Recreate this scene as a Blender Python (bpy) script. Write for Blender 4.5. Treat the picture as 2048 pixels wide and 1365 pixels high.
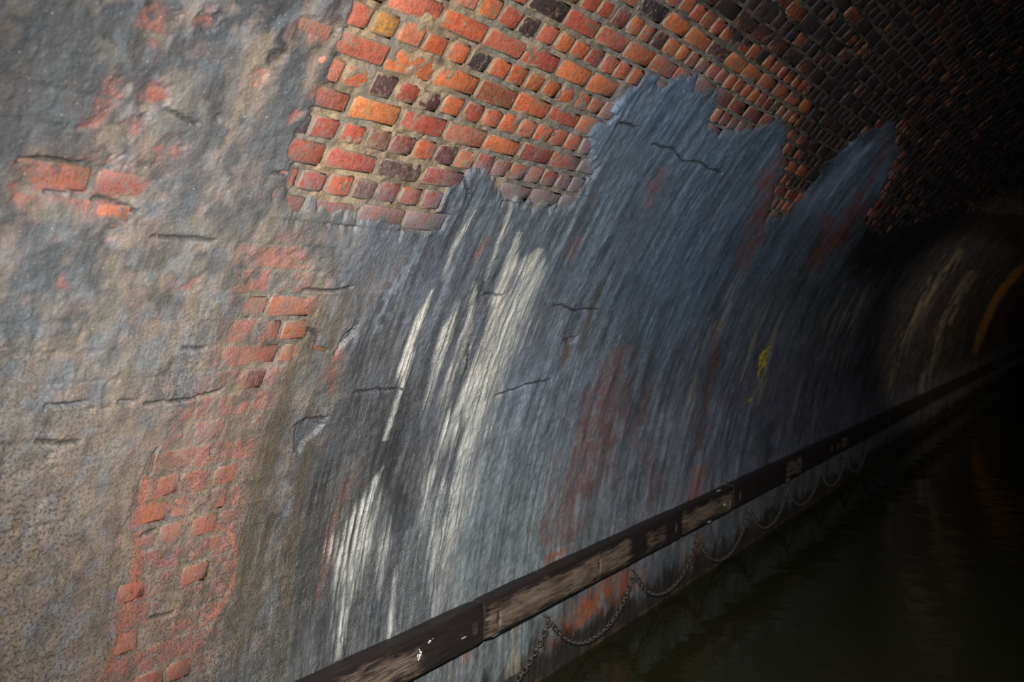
import bpy, bmesh, math, random
import numpy as np
from mathutils import Vector, Matrix

# ------------------------------------------------------------------ clear
for o in list(bpy.data.objects):
    bpy.data.objects.remove(o, do_unlink=True)
scene = bpy.context.scene
COL = scene.collection

# ------------------------------------------------------------------ camera
EYE = Vector((0.0, 0.0, 1.82))
YAW, PITCH = math.radians(31.074), math.radians(2.019)
FORWARD = Vector((-math.sin(YAW) * math.cos(PITCH), math.cos(YAW) * math.cos(PITCH), -math.sin(PITCH)))
cam_data = bpy.data.cameras.new('camera')
cam_data.sensor_width = 36.0
cam_data.lens = 2000.0 / 2048.0 * 36.0
cam_data.clip_start = 0.05
cam_data.clip_end = 200
cam_data.dof.use_dof = True
cam_data.dof.focus_distance = 3.7
cam_data.dof.aperture_fstop = 2.8
cam = bpy.data.objects.new('camera', cam_data)
cam.location = EYE
cam.rotation_euler = FORWARD.to_track_quat('-Z', 'Y').to_euler()
COL.objects.link(cam)
scene.camera = cam

# ------------------------------------------------------------------ world and lamps
world = bpy.data.worlds.new('tunnel_dark')
scene.world = world
world.use_nodes = True
world.node_tree.nodes['Background'].inputs[0].default_value = (0.6, 0.7, 1.0, 1)
world.node_tree.nodes['Background'].inputs[1].default_value = 0.0004


def spot(name, loc, direction, power, size, blend, colour, radius):
    d = bpy.data.lights.new(name, 'SPOT')
    d.energy = power
    d.spot_size = math.radians(size)
    d.spot_blend = blend
    d.color = colour
    d.shadow_soft_size = radius
    o = bpy.data.objects.new(name, d)
    o.location = loc
    o.rotation_euler = Vector(direction).to_track_quat('-Z', 'Y').to_euler()
    COL.objects.link(o)


# hand-held flash beside the camera, and the warm headlamp on the boat's bow
spot('camera_flash', (-0.05, -0.05, 2.07), (-0.471, 0.869, -0.154), 1400, 78, 1.0, (1.0, 0.985, 0.96), 0.05)
spot('boat_headlamp', (1.0, 2.2, 1.3), (-3.15, 16.2, 0.35), 4300, 18, 1.0, (1.0, 0.80, 0.60), 0.06)

vs = scene.view_settings
vs.view_transform = 'Standard'
vs.look = 'None'
vs.gamma = 1.0
vs.exposure = 0.0
vs.use_curve_mapping = False

# ------------------------------------------------------------------ tunnel section
RAD = 4.34                # radius of the barrel vault
XC = 1.86                 # centre line of the tunnel, springing at z = 0
WATER_Z = -0.09
COURSE = 0.0775           # height of one brick course
# stains and crusts on the left wall, in metres: s along the tunnel, t up around the vault
CONTROL = [(0.983, 2.548, 0.0252, 0.0252, 0.0252), (1.066, 2.488, 0.0212, 0.0226, 0.0226), (1.158, 2.444, 0.031, 0.0332, 0.0347), (1.269, 2.504, 0.0335, 0.0269, 0.0269), (1.408, 2.492, 0.0255, 0.0237, 0.0226), (1.526, 2.577, 0.0213, 0.0186, 0.0197), (1.103, 2.341, 0.0271, 0.0308, 0.0323), (1.233, 2.317, 0.054, 0.0495, 0.0453), (1.357, 2.349, 0.0501, 0.042, 0.0382), (1.487, 2.386, 0.0432, 0.0432, 0.0432), (1.597, 2.347, 0.0841, 0.0887, 0.0967), (1.127, 2.237, 0.0628, 0.07, 0.07), (1.345, 2.219, 0.0948, 0.0873, 0.0843), (1.478, 2.246, 0.0888, 0.0888, 0.0888), (1.322, 2.126, 0.1227, 0.1054, 0.0896), (1.456, 2.146, 0.1222, 0.105, 0.0862), (1.595, 2.168, 0.134, 0.1151, 0.0897), (1.162, 2.07, 0.1278, 0.1086, 0.091), (1.171, 1.941, 0.0712, 0.082, 0.092), (1.273, 1.944, 0.0828, 0.0906, 0.0988), (1.244, 1.868, 0.0595, 0.0734, 0.0857), (1.395, 2.003, 0.0915, 0.0839, 0.0739), (1.537, 1.999, 0.0883, 0.0807, 0.0735), (1.464, 1.895, 0.0732, 0.069, 0.0599), (1.347, 1.787, 0.0932, 0.0852, 0.0704), (1.223, 1.743, 0.0822, 0.0855, 0.0855), (1.445, 1.754, 0.0848, 0.0728, 0.0632), (1.294, 1.566, 0.145, 0.1232, 0.0996), (1.397, 1.478, 0.1412, 0.1159, 0.0916), (1.286, 1.368, 0.1707, 0.1301, 0.0995), (1.426, 1.256, 0.1515, 0.1279, 0.1065), (1.335, 1.078, 0.1738, 0.1365, 0.1064), (1.418, 0.853, 0.1478, 0.1199, 0.0998), (1.304, 0.912, 0.1452, 0.1209, 0.1016), (1.564, 1.284, 0.1536, 0.0997, 0.0733), (1.607, 0.871, 0.1437, 0.092, 0.0673), (1.612, 1.427, 0.113, 0.077, 0.0618), (1.753, 1.965, 0.093, 0.0878, 0.0761), (1.802, 1.829, 0.1121, 0.1021, 0.0835), (1.788, 1.691, 0.0931, 0.084, 0.0674), (1.68, 1.833, 0.0713, 0.0533, 0.0371), (1.834, 1.97, 0.0942, 0.1049, 0.1281), (1.859, 2.043, 0.1201, 0.1454, 0.1885), (1.857, 1.755, 0.0901, 0.0965, 0.1123), (1.926, 1.598, 0.0614, 0.067, 0.0748), (1.881, 1.495, 0.0766, 0.0766, 0.0766), (1.852, 1.266, 0.0685, 0.0685, 0.0685), (1.79, 1.113, 0.0795, 0.0671, 0.0544), (1.725, 0.972, 0.0809, 0.0719, 0.0555), (1.85, 0.901, 0.0906, 0.0906, 0.0805), (1.787, 0.673, 0.0762, 0.0762, 0.0704), (1.907, 0.676, 0.0812, 0.0812, 0.0812), (2.001, 1.203, 0.0741, 0.0741, 0.0741), (2.031, 1.291, 0.0841, 0.0841, 0.089), (2.054, 0.866, 0.1278, 0.1341, 0.1439), (2.09, 0.627, 0.1595, 0.1708, 0.1785), (1.965, 2.132, 0.0822, 0.0978, 0.1124), (1.984, 1.902, 0.0985, 0.1034, 0.1188), (2.054, 1.696, 0.13, 0.1392, 0.152), (1.989, 2.253, 0.0752, 0.0974, 0.1228), (2.09, 2.282, 0.1073, 0.1158, 0.1158), (2.171, 2.175, 0.0987, 0.1202, 0.1403), (2.26, 2.004, 0.1139, 0.1436, 0.1771), (2.234, 1.859, 0.1269, 0.1533, 0.1824), (2.288, 1.659, 0.1465, 0.1635, 0.191), (2.28, 1.414, 0.1743, 0.2226, 0.2774), (2.224, 1.2, 0.1952, 0.209, 0.2283), (2.279, 1.045, 0.2165, 0.2681, 0.3078), (2.215, 0.854, 0.2183, 0.2585, 0.2692), (2.324, 0.68, 0.2256, 0.2672, 0.2895), (2.269, 0.614, 0.2391, 0.2611, 0.2611), (2.273, 2.202, 0.0949, 0.13, 0.1712), (2.225, 2.609, 0.0961, 0.1451, 0.196), (2.254, 2.818, 0.0841, 0.1255, 0.1856), (2.282, 2.401, 0.0989, 0.1355, 0.1785), (2.435, 1.912, 0.0861, 0.1286, 0.1806), (2.487, 2.218, 0.081, 0.1169, 0.1722), (2.437, 2.776, 0.0923, 0.14, 0.1986), (2.631, 1.563, 0.1087, 0.1275, 0.1699), (2.588, 0.909, 0.2216, 0.2643, 0.3309), (2.548, 0.796, 0.2507, 0.2592, 0.2951), (2.725, 0.913, 0.1175, 0.125, 0.1755), (2.796, 1.246, 0.0954, 0.0954, 0.1307), (2.786, 1.933, 0.094, 0.1113, 0.1403), (2.679, 3.027, 0.1962, 0.2669, 0.3797), (2.918, 1.83, 0.0356, 0.0356, 0.0414), (3.012, 1.207, 0.036, 0.036, 0.036), (2.91, 2.863, 0.0355, 0.0355, 0.0423), (3.062, 1.991, 0.0471, 0.0335, 0.0277), (3.054, 3.144, 0.043, 0.0341, 0.0341), (3.126, 1.409, 0.0499, 0.0334, 0.0205), (2.934, 2.206, 0.0356, 0.0356, 0.0414)]
WHITE = [[(3.224, 0.863, 0.0101, 0.2), (3.221, 0.949, 0.0169, 0.5), (3.198, 1.144, 0.0302, 0.8), (3.219, 1.268, 0.0409, 0.9), (3.273, 1.401, 0.0561, 1), (3.331, 1.558, 0.058, 1), (3.325, 1.818, 0.0662, 1), (3.27, 2.095, 0.0405, 0.9), (3.25, 2.199, 0.0148, 0.4)], [(3.412, 0.449, 0.0507, 0.4), (3.42, 0.579, 0.0727, 0.6), (3.435, 0.752, 0.0954, 0.75), (3.445, 0.905, 0.1183, 0.9), (3.43, 1.107, 0.1257, 0.95), (3.428, 1.263, 0.0967, 1), (3.431, 1.395, 0.1049, 1), (3.458, 1.571, 0.0957, 0.95), (3.496, 1.703, 0.1099, 0.95), (3.495, 1.86, 0.1191, 0.9), (3.468, 2.038, 0.1077, 0.8), (3.467, 2.138, 0.0242, 0.4)], [(2.849, 1.356, 0.0116, 0.5), (2.852, 1.473, 0.0174, 0.9), (2.85, 1.61, 0.0263, 1), (2.835, 1.785, 0.0234, 1), (2.841, 1.882, 0.0148, 0.9), (2.846, 1.949, 0.006, 0.5)], [(2.79, 0.513, 0.0194, 0.5), (2.802, 0.567, 0.0251, 0.8), (2.817, 0.698, 0.0449, 0.9), (2.825, 0.833, 0.0705, 0.95), (2.826, 0.969, 0.0792, 1), (2.84, 1.084, 0.0628, 1), (2.857, 1.189, 0.026, 0.9), (2.884, 1.253, 0.0088, 0.5)], [(3.0, 0.689, 0.0122, 0.3), (3.004, 0.789, 0.0245, 0.6), (3.006, 0.911, 0.0276, 0.7), (2.997, 1.034, 0.0092, 0.5)], [(3.103, 0.476, 0.0127, 0.5), (3.107, 0.537, 0.0223, 0.9), (3.099, 0.663, 0.0191, 0.8), (3.093, 0.809, 0.0095, 0.4)], [(3.072, 1.37, 0.0096, 0.2), (3.075, 1.452, 0.0193, 0.5), (3.057, 1.638, 0.029, 0.75), (3.042, 1.801, 0.0259, 0.75), (3.037, 1.902, 0.0098, 0.3)], [(3.184, 1.273, 0.0134, 0.3), (3.176, 1.484, 0.0236, 0.5), (3.158, 1.653, 0.0338, 0.6), (3.147, 1.82, 0.0306, 0.6), (3.093, 1.984, 0.0101, 0.3)], [(3.16, 1.986, 0.0139, 0.3), (3.142, 2.109, 0.0209, 0.5), (3.128, 2.231, 0.028, 0.7), (3.129, 2.323, 0.0212, 0.6), (3.129, 2.384, 0.0143, 0.4)], [(2.888, 1.979, 0.0091, 0.2), (2.875, 2.095, 0.0122, 0.5), (2.891, 2.183, 0.0124, 0.5), (2.896, 2.26, 0.0094, 0.3)]]
DIM = [[(9.937, 1.214, 0.1223, 0.2), (9.956, 1.47, 0.168, 0.4), (9.929, 1.679, 0.2359, 0.65), (9.786, 1.941, 0.1956, 0.6), (9.607, 2.146, 0.0873, 0.3)], [(13.154, 0.579, 0.2249, 0.4), (13.267, 1.023, 0.2684, 0.5), (13.336, 1.484, 0.284, 0.55), (13.446, 1.892, 0.3444, 0.6), (13.527, 2.353, 0.3825, 0.65), (14.012, 2.711, 0.3003, 0.4)], [(16.02, 0.485, 0.3659, 0.45), (16.318, 1.008, 0.4886, 0.55), (16.36, 1.566, 0.7311, 0.65), (16.369, 2.062, 0.7958, 0.65), (16.001, 2.478, 0.6002, 0.5)], [(6.113, 0.993, 0.0177, 0.4), (6.051, 1.169, 0.0264, 0.5), (5.95, 1.379, 0.0348, 0.6), (5.896, 1.583, 0.0349, 0.6), (5.95, 1.783, 0.0181, 0.4)], [(7.026, 1.192, 0.0225, 0.3), (6.96, 1.387, 0.0338, 0.5), (6.889, 1.58, 0.0451, 0.8), (6.883, 1.771, 0.0346, 0.5), (6.905, 1.963, 0.0238, 0.3)], [(7.57, 1.067, 0.0505, 0.3), (7.51, 1.314, 0.0508, 0.6), (7.387, 1.562, 0.0507, 0.8), (7.371, 1.724, 0.0386, 0.6), (7.334, 1.927, 0.0262, 0.3)], [(6.075, 1.713, 0.0464, 0.3), (6.016, 1.919, 0.0469, 0.4), (5.969, 2.192, 0.0193, 0.3)], [(9.149, 1.355, 0.1074, 0.3), (9.026, 1.743, 0.1281, 0.35), (8.755, 2.125, 0.0737, 0.25)], [(4.153, 0.026, 0.043, 0.8), (4.158, 0.162, 0.0431, 0.85), (4.156, 0.287, 0.0287, 0.8)], [(6.329, 0.02, 0.0364, 0.3), (6.343, 0.102, 0.0457, 0.5), (6.354, 0.237, 0.0367, 0.6)], [(7.542, 0.094, 0.0364, 0.4), (7.539, 0.272, 0.0364, 0.5)], [(3.565, 0.091, 0.0308, 0.4), (3.594, 0.261, 0.0311, 0.4)]]
BROWN = [[(2.285, 0.639, 0.0518, 0.5), (2.276, 0.847, 0.0558, 0.6), (2.264, 1.021, 0.0598, 0.7), (2.249, 1.177, 0.0637, 0.75), (2.233, 1.332, 0.0591, 0.8), (2.235, 1.466, 0.0593, 0.8), (2.254, 1.598, 0.0558, 0.8), (2.279, 1.731, 0.0481, 0.85), (2.277, 1.865, 0.0351, 0.8), (2.275, 1.964, 0.0176, 0.3)], [(2.472, 0.596, 0.0285, 0.4), (2.474, 0.775, 0.0333, 0.5), (2.474, 0.954, 0.0381, 0.7), (2.471, 1.117, 0.0429, 0.8), (2.46, 1.262, 0.0333, 0.8), (2.445, 1.406, 0.0189, 0.5)], [(4.237, 1.599, 0.0311, 0.4), (4.188, 1.755, 0.0413, 0.7), (4.146, 1.883, 0.0412, 0.8), (4.112, 2.01, 0.0258, 0.5)], [(2.405, 1.726, 0.0328, 0.5), (2.414, 1.864, 0.0332, 0.5), (2.411, 1.968, 0.0238, 0.5)]]
DARK = [[(2.592, 0.797, 0.0656, 0.4), (2.568, 1.024, 0.075, 0.5), (2.555, 1.21, 0.0748, 0.55), (2.546, 1.394, 0.0648, 0.6), (2.555, 1.538, 0.0554, 0.6), (2.558, 1.683, 0.0457, 0.7), (2.567, 1.828, 0.0257, 0.4)], [(3.095, 0.953, 0.0575, 0.5), (3.023, 1.09, 0.0807, 0.7), (2.901, 1.231, 0.0884, 0.8), (2.878, 1.372, 0.088, 0.85), (2.865, 1.511, 0.0645, 0.8), (2.857, 1.668, 0.0412, 0.7), (2.829, 1.824, 0.0234, 0.4)], [(2.686, 0.565, 0.0316, 0.5), (2.694, 0.657, 0.0424, 0.6), (2.715, 0.764, 0.0375, 0.6), (2.795, 0.84, 0.0167, 0.5)], [(2.99, 1.5, 0.0248, 0.5), (2.975, 1.722, 0.0187, 0.5), (2.959, 1.862, 0.0125, 0.5)], [(3.122, 1.862, 0.027, 0.5), (3.143, 1.986, 0.0172, 0.5)], [(5.124, 1.019, 0.0468, 0.4), (5.008, 1.326, 0.0526, 0.5), (4.833, 1.683, 0.0512, 0.5), (4.637, 2.022, 0.0374, 0.3)], [(5.292, 1.149, 0.085, 0.4), (5.143, 1.553, 0.0838, 0.4), (5.014, 1.914, 0.0696, 0.3)], [(6.453, 0.847, 0.1149, 0.3), (6.104, 1.506, 0.1283, 0.4), (5.879, 1.918, 0.1264, 0.4), (5.691, 2.312, 0.0909, 0.4)]]
BLUE = [[(2.616, 1.754, 0.0262, 0.4), (2.619, 1.827, 0.0369, 0.7), (2.635, 1.9, 0.0374, 0.8), (2.651, 1.992, 0.0379, 0.8), (2.678, 2.085, 0.0277, 0.5), (2.69, 2.195, 0.0112, 0.2)], [(4.103, 0.675, 0.1133, 0.4), (4.079, 0.905, 0.1131, 0.5), (4.046, 1.159, 0.0847, 0.5), (3.985, 1.414, 0.0746, 0.5), (3.923, 1.663, 0.0464, 0.4)], [(3.335, 0.558, 0.0281, 0.4), (3.322, 0.712, 0.028, 0.5), (3.301, 0.933, 0.0174, 0.4)], [(2.428, 1.054, 0.014, 0.4), (2.414, 1.199, 0.0186, 0.5), (2.336, 1.351, 0.0134, 0.4)]]
RED = [[(4.561, 0.578, 0.1929, 0.55), (4.65, 0.75, 0.2565, 0.55), (4.713, 0.961, 0.2639, 0.65), (4.704, 1.212, 0.2665, 0.7), (4.662, 1.466, 0.2377, 0.65), (4.697, 1.66, 0.1222, 0.4)], [(3.052, 2.044, 0.0166, 0.3), (3.044, 2.104, 0.0266, 0.6), (3.065, 2.166, 0.0202, 0.6)], [(3.13, 2.17, 0.0209, 0.7), (3.118, 2.23, 0.0139, 0.6)], [(2.466, 1.564, 0.0144, 0.5), (2.462, 1.617, 0.0192, 0.8), (2.441, 1.742, 0.0143, 0.5)], [(4.1, 1.555, 0.0246, 0.4), (4.06, 1.658, 0.0293, 0.7), (4.015, 1.734, 0.0193, 0.8)], [(2.651, 0.781, 0.0312, 0.3), (2.667, 0.909, 0.0367, 0.45), (2.678, 1.076, 0.037, 0.4), (2.686, 1.244, 0.032, 0.3)], [(5.974, 2.124, 0.1146, 0.4), (5.86, 2.323, 0.1721, 0.6), (5.702, 2.579, 0.25, 0.7), (5.408, 2.867, 0.1321, 0.5)], [(7.583, 2.18, 0.1737, 0.5), (7.473, 2.343, 0.233, 0.7), (7.218, 2.616, 0.2332, 0.7)], [(7.741, 2.358, 0.1864, 0.7), (7.749, 2.62, 0.1985, 0.7), (7.492, 2.943, 0.1368, 0.6), (7.076, 3.262, 0.2435, 0.6)], [(6.402, 0.854, 0.0567, 0.4), (6.34, 1.106, 0.0661, 0.5), (6.221, 1.43, 0.0751, 0.5), (6.043, 1.782, 0.0557, 0.4)], [(4.19, 2.37, 0.0446, 0.3), (4.15, 2.493, 0.0896, 0.6), (4.132, 2.592, 0.0679, 0.5)], [(3.747, 2.095, 0.0451, 0.3), (3.71, 2.209, 0.045, 0.3)], [(4.337, 0.625, 0.0512, 0.5), (4.314, 0.864, 0.0511, 0.4), (4.281, 1.129, 0.0409, 0.3)], [(5.701, 0.592, 0.1089, 0.4), (5.721, 0.749, 0.0943, 0.35), (5.236, 1.125, 0.0835, 0.35), (5.244, 1.427, 0.0712, 0.3)]]
ORANGE_LOW = [[(4.476, 0.477, 0.0749, 0.7), (4.482, 0.568, 0.0751, 0.7)], [(4.662, 0.054, 0.1701, 0.6), (4.835, 0.101, 0.1676, 0.8), (4.951, 0.183, 0.1862, 0.75), (5.133, 0.267, 0.1969, 0.5)], [(4.607, 0.029, 0.0668, 0.6), (4.776, 0.09, 0.094, 0.7), (4.825, 0.229, 0.0716, 0.6)], [(5.251, 0.047, 0.1087, 0.4), (5.352, 0.11, 0.1119, 0.7), (5.445, 0.239, 0.0719, 0.6)], [(5.605, 0.109, 0.0601, 0.4), (5.635, 0.195, 0.0455, 0.4)], [(6.495, 0.034, 0.076, 0.4), (6.586, 0.119, 0.0777, 0.5), (6.623, 0.218, 0.0589, 0.4)], [(6.461, 0.495, 0.0947, 0.5), (6.511, 0.734, 0.0967, 0.3)], [(3.657, 0.219, 0.0239, 0.4), (3.692, 0.277, 0.0323, 0.3)]]
OCHRE = [[(21.883, 0.846, 0.4161, 0.5), (21.874, 1.417, 0.7048, 0.8), (21.76, 2.009, 0.9611, 0.9), (22.405, 2.593, 1.1753, 0.9), (22.81, 2.917, 0.8153, 0.5)]]
YELLOW = [[(7.345, 1.293, 0.0244, 1.0), (7.334, 1.365, 0.0491, 1.0), (7.332, 1.437, 0.0741, 1.0), (7.33, 1.505, 0.0745, 1.0), (7.306, 1.557, 0.0373, 1.0)], [(7.331, 1.104, 0.048, 1.0), (7.336, 1.127, 0.0842, 1.0), (7.357, 1.145, 0.0605, 1.0)]]
EXPOSED = [(1.888, 2.824), (1.966, 2.684), (1.987, 2.562), (2.015, 2.452), (1.98, 2.344), (1.995, 2.243), (2.054, 2.182), (2.201, 2.155), (2.395, 2.171), (2.645, 2.137), (2.715, 2.179), (2.711, 2.289), (2.788, 2.381), (2.901, 2.414), (2.973, 2.326), (3.121, 2.332), (3.237, 2.324), (3.509, 2.329), (3.604, 2.407), (3.48, 2.503), (3.393, 2.62), (3.418, 2.742), (3.412, 2.816), (3.595, 2.899), (3.918, 2.96), (4.19, 2.958), (4.292, 2.862), (4.506, 2.835), (4.838, 2.893), (5.025, 3.002), (5.298, 2.96), (5.619, 2.768), (5.86, 2.493), (6.241, 2.455), (6.311, 2.643), (6.305, 2.9), (6.498, 3.157), (6.898, 3.353), (7.595, 3.223), (7.953, 2.911), (8.027, 2.644), (8.996, 2.577), (11.067, 3.04), (16.147, 3.491), (5.508, 4.422)]
FILMED = [(1.927, 2.074), (2.124, 2.102), (2.243, 1.963), (2.248, 1.832), (2.237, 1.7), (2.202, 1.503), (2.168, 1.342), (2.189, 1.139), (2.208, 0.9), (2.144, 0.644), (2.157, 0.516), (1.716, 0.68), (1.783, 0.865), (1.806, 1.128), (1.797, 1.369), (1.84, 1.527), (1.964, 1.637), (1.947, 1.745), (1.963, 1.896)]
FILMED_ROW = [(1.222, 2.219), (1.398, 2.244), (1.604, 2.231), (1.535, 2.152), (1.573, 2.104), (1.461, 2.095), (1.369, 2.148), (1.249, 2.124)]
SOOT = [(3.307, 3.286), (3.561, 3.199), (4.102, 3.188), (4.619, 3.216), (5.112, 3.156), (5.515, 2.884), (6.067, 2.652), (6.491, 2.775), (6.47, 3.075), (7.09, 3.349), (7.925, 3.138), (8.361, 2.721), (8.368, 2.299), (8.803, 2.102), (10.419, 2.335), (12.131, 2.737), (14.207, 2.96), (20.241, 3.081), (5.508, 4.422)]
BLOBS = [(1.491, 2.406, 0.05, 0.044), (1.448, 2.567, 0.053, 0.046), (1.579, 2.608, 0.039, 0.032), (1.375, 2.395, 0.034, 0.032), (1.472, 2.372, 0.03, 0.027), (1.848, 2.666, 0.062, 0.045), (1.894, 2.665, 0.047, 0.035), (1.976, 2.517, 0.052, 0.038), (1.891, 2.596, 0.048, 0.036), (1.766, 2.514, 0.03, 0.024), (1.26, 2.044, 0.026, 0.027), (1.505, 2.061, 0.032, 0.03), (1.582, 2.285, 0.035, 0.031), (1.461, 2.316, 0.032, 0.029), (1.373, 2.348, 0.025, 0.024), (1.973, 2.211, 0.029, 0.022), (1.771, 2.581, 0.032, 0.025), (1.666, 2.363, 0.02, 0.017), (1.409, 1.931, 0.025, 0.025), (1.771, 1.952, 0.029, 0.025), (1.76, 2.526, 0.033, 0.026), (1.929, 2.437, 0.037, 0.028)]
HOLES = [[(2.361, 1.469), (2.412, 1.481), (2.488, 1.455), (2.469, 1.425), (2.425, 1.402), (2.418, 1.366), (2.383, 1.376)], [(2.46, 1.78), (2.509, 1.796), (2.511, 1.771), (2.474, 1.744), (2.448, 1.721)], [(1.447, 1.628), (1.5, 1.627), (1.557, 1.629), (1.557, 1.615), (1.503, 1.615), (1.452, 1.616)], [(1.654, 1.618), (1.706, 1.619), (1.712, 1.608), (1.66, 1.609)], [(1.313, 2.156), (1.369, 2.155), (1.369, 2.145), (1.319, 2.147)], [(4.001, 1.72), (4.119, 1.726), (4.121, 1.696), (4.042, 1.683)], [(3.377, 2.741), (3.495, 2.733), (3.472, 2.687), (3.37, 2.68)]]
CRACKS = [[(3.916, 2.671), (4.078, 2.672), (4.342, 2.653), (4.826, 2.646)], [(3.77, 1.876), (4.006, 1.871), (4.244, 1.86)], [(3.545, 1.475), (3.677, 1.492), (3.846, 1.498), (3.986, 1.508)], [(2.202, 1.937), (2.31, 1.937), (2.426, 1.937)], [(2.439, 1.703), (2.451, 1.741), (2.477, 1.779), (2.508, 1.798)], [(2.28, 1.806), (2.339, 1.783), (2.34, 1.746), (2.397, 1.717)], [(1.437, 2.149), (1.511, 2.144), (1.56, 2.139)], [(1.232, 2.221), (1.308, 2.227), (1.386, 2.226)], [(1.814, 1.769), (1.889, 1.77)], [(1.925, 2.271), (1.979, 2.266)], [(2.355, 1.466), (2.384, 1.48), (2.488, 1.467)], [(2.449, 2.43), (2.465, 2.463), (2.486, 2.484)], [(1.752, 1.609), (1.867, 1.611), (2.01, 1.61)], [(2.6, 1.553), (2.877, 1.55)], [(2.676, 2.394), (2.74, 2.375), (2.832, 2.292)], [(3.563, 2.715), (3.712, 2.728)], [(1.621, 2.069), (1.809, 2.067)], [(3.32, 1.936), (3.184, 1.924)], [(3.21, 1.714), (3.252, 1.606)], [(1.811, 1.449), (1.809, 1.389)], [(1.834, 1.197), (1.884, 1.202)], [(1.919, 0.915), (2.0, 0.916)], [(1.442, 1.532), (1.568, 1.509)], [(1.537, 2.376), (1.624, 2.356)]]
SPOTS = {'ochre': (2.066, 2.724), 'salmon': (2.156, 2.726), 'dk1': (2.497, 2.744), 'dk2': (2.383, 2.571), 'dk3': (2.168, 2.577), 'dk4': (2.397, 2.343), 'br1': (2.258, 2.414), 'br2': (2.284, 2.27), 'dk5': (2.587, 2.39), 'br3': (2.733, 2.673), 'dk6': (3.373, 3.122), 'dk7': (2.674, 2.905), 'dk8': (2.744, 2.963), 'dk9': (3.879, 3.129), 'or1': (2.252, 2.656), 'or2': (2.483, 2.668), 'or3': (2.487, 2.834), 'or4': (2.225, 2.498)}
OXIDE = [[(1.806, 1.368, 0.022), (1.816, 1.246, 0.022), (1.833, 1.137, 0.022), (1.838, 1.015, 0.022), (1.821, 0.944, 0.022), (1.791, 0.802, 0.022)], [(2.054, 1.17, 0.011), (2.112, 1.171, 0.011), (2.169, 1.14, 0.011), (2.212, 1.067, 0.011), (2.221, 0.964, 0.011), (2.198, 0.894, 0.011), (2.152, 0.865, 0.011)], [(1.811, 1.232, 0.012), (1.846, 1.301, 0.012), (1.876, 1.318, 0.012)]]


def on_wall(s, t, h=0.0):
    th = t / RAD
    return (XC - (RAD - h) * np.cos(th), s, (RAD - h) * np.sin(th))


# ------------------------------------------------------------------ numpy noise
def vnoise(x, y, seed=0):
    rng = np.random.RandomState(seed)
    tab = rng.rand(256, 256).astype(np.float32)
    xi = np.floor(x).astype(np.int64)
    yi = np.floor(y).astype(np.int64)
    fx = (x - xi).astype(np.float32)
    fy = (y - yi).astype(np.float32)
    fx = fx * fx * (3 - 2 * fx)
    fy = fy * fy * (3 - 2 * fy)
    x0, x1, y0, y1 = xi & 255, (xi + 1) & 255, yi & 255, (yi + 1) & 255
    a = tab[x0, y0] * (1 - fx) + tab[x1, y0] * fx
    b = tab[x0, y1] * (1 - fx) + tab[x1, y1] * fx
    return a * (1 - fy) + b * fy


def fbm(x, y, seed=0, octaves=3):
    out, amp, tot = 0, 1.0, 0.0
    for k in range(octaves):
        out = out + amp * vnoise(x * 2 ** k + 17.3 * k, y * 2 ** k + 9.1 * k, seed + k)
        tot += amp
        amp *= 0.5
    return np.clip((out / tot - 0.5) * 1.7 + 0.5, 0, 1)


def smooth(a, b, x):
    k = np.clip((x - a) / (b - a), 0, 1)
    return k * k * (3 - 2 * k)


def inside(poly, S, T, soft):
    """soft mask of a polygon in wall metres"""
    P = np.array(poly)
    hit = np.zeros(S.shape, bool)
    dist = np.full(S.shape, 1e9, np.float32)
    for (x0, y0), (x1, y1) in zip(P, np.roll(P, -1, 0)):
        if y0 != y1:
            c = ((y0 > T) != (y1 > T)) & (S < (x1 - x0) * (T - y0) / (y1 - y0) + x0)
            hit ^= c
        dx, dy = x1 - x0, y1 - y0
        k = np.clip(((S - x0) * dx + (T - y0) * dy) / (dx * dx + dy * dy + 1e-12), 0, 1)
        dist = np.minimum(dist, np.hypot(S - x0 - k * dx, T - y0 - k * dy))
    return smooth(-1, 1, np.where(hit, dist, -dist) / soft)


def near_line(line, S, T, width):
    dist = np.full(S.shape, 1e9, np.float32)
    for (x0, y0), (x1, y1) in zip(line[:-1], line[1:]):
        dx, dy = x1 - x0, y1 - y0
        k = np.clip(((S - x0) * dx + (T - y0) * dy) / (dx * dx + dy * dy), 0, 1)
        dist = np.minimum(dist, np.hypot(S - x0 - k * dx, T - y0 - k * dy))
    return 1 - smooth(0.35, 1.0, dist / width)


# ------------------------------------------------------------------ the grid of the left wall
def axis(start, stop, step):
    out = [start]
    while out[-1] < stop:
        out.append(out[-1] + step(out[-1]))
    return np.array(out)


PX = 2.3
s_ax = axis(-2.0, 48.0, lambda s: 0.02 if s < 0.85 else PX * (s * s + 4.4) / (2000 * 2.0))
t_ax = axis(-0.45, RAD * math.pi / 2, lambda t: 0.0058 if t < 1.0 else 0.0048 if t < 3.1 else 0.0048 + 0.012 * (t - 3.1))
t_ax[-1] = RAD * math.pi / 2
S, T = np.meshgrid(s_ax, t_ax, indexing='ij')
S = S.astype(np.float32)
T = T.astype(np.float32)
A = 2.1 * np.arctan(S / 2.1)

ROW_SHIFT = {34: 0.128, 32: 0.075, 30: 0.067, 33: 0.112, 31: 0.083, 35: 0.009, 29: 0.004, 36: 0.03}


def row_shift(k):
    return ROW_SHIFT.get(k, (k * 0.0737 + 0.031 * ((k * 7) % 5)) % 0.225)


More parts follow.
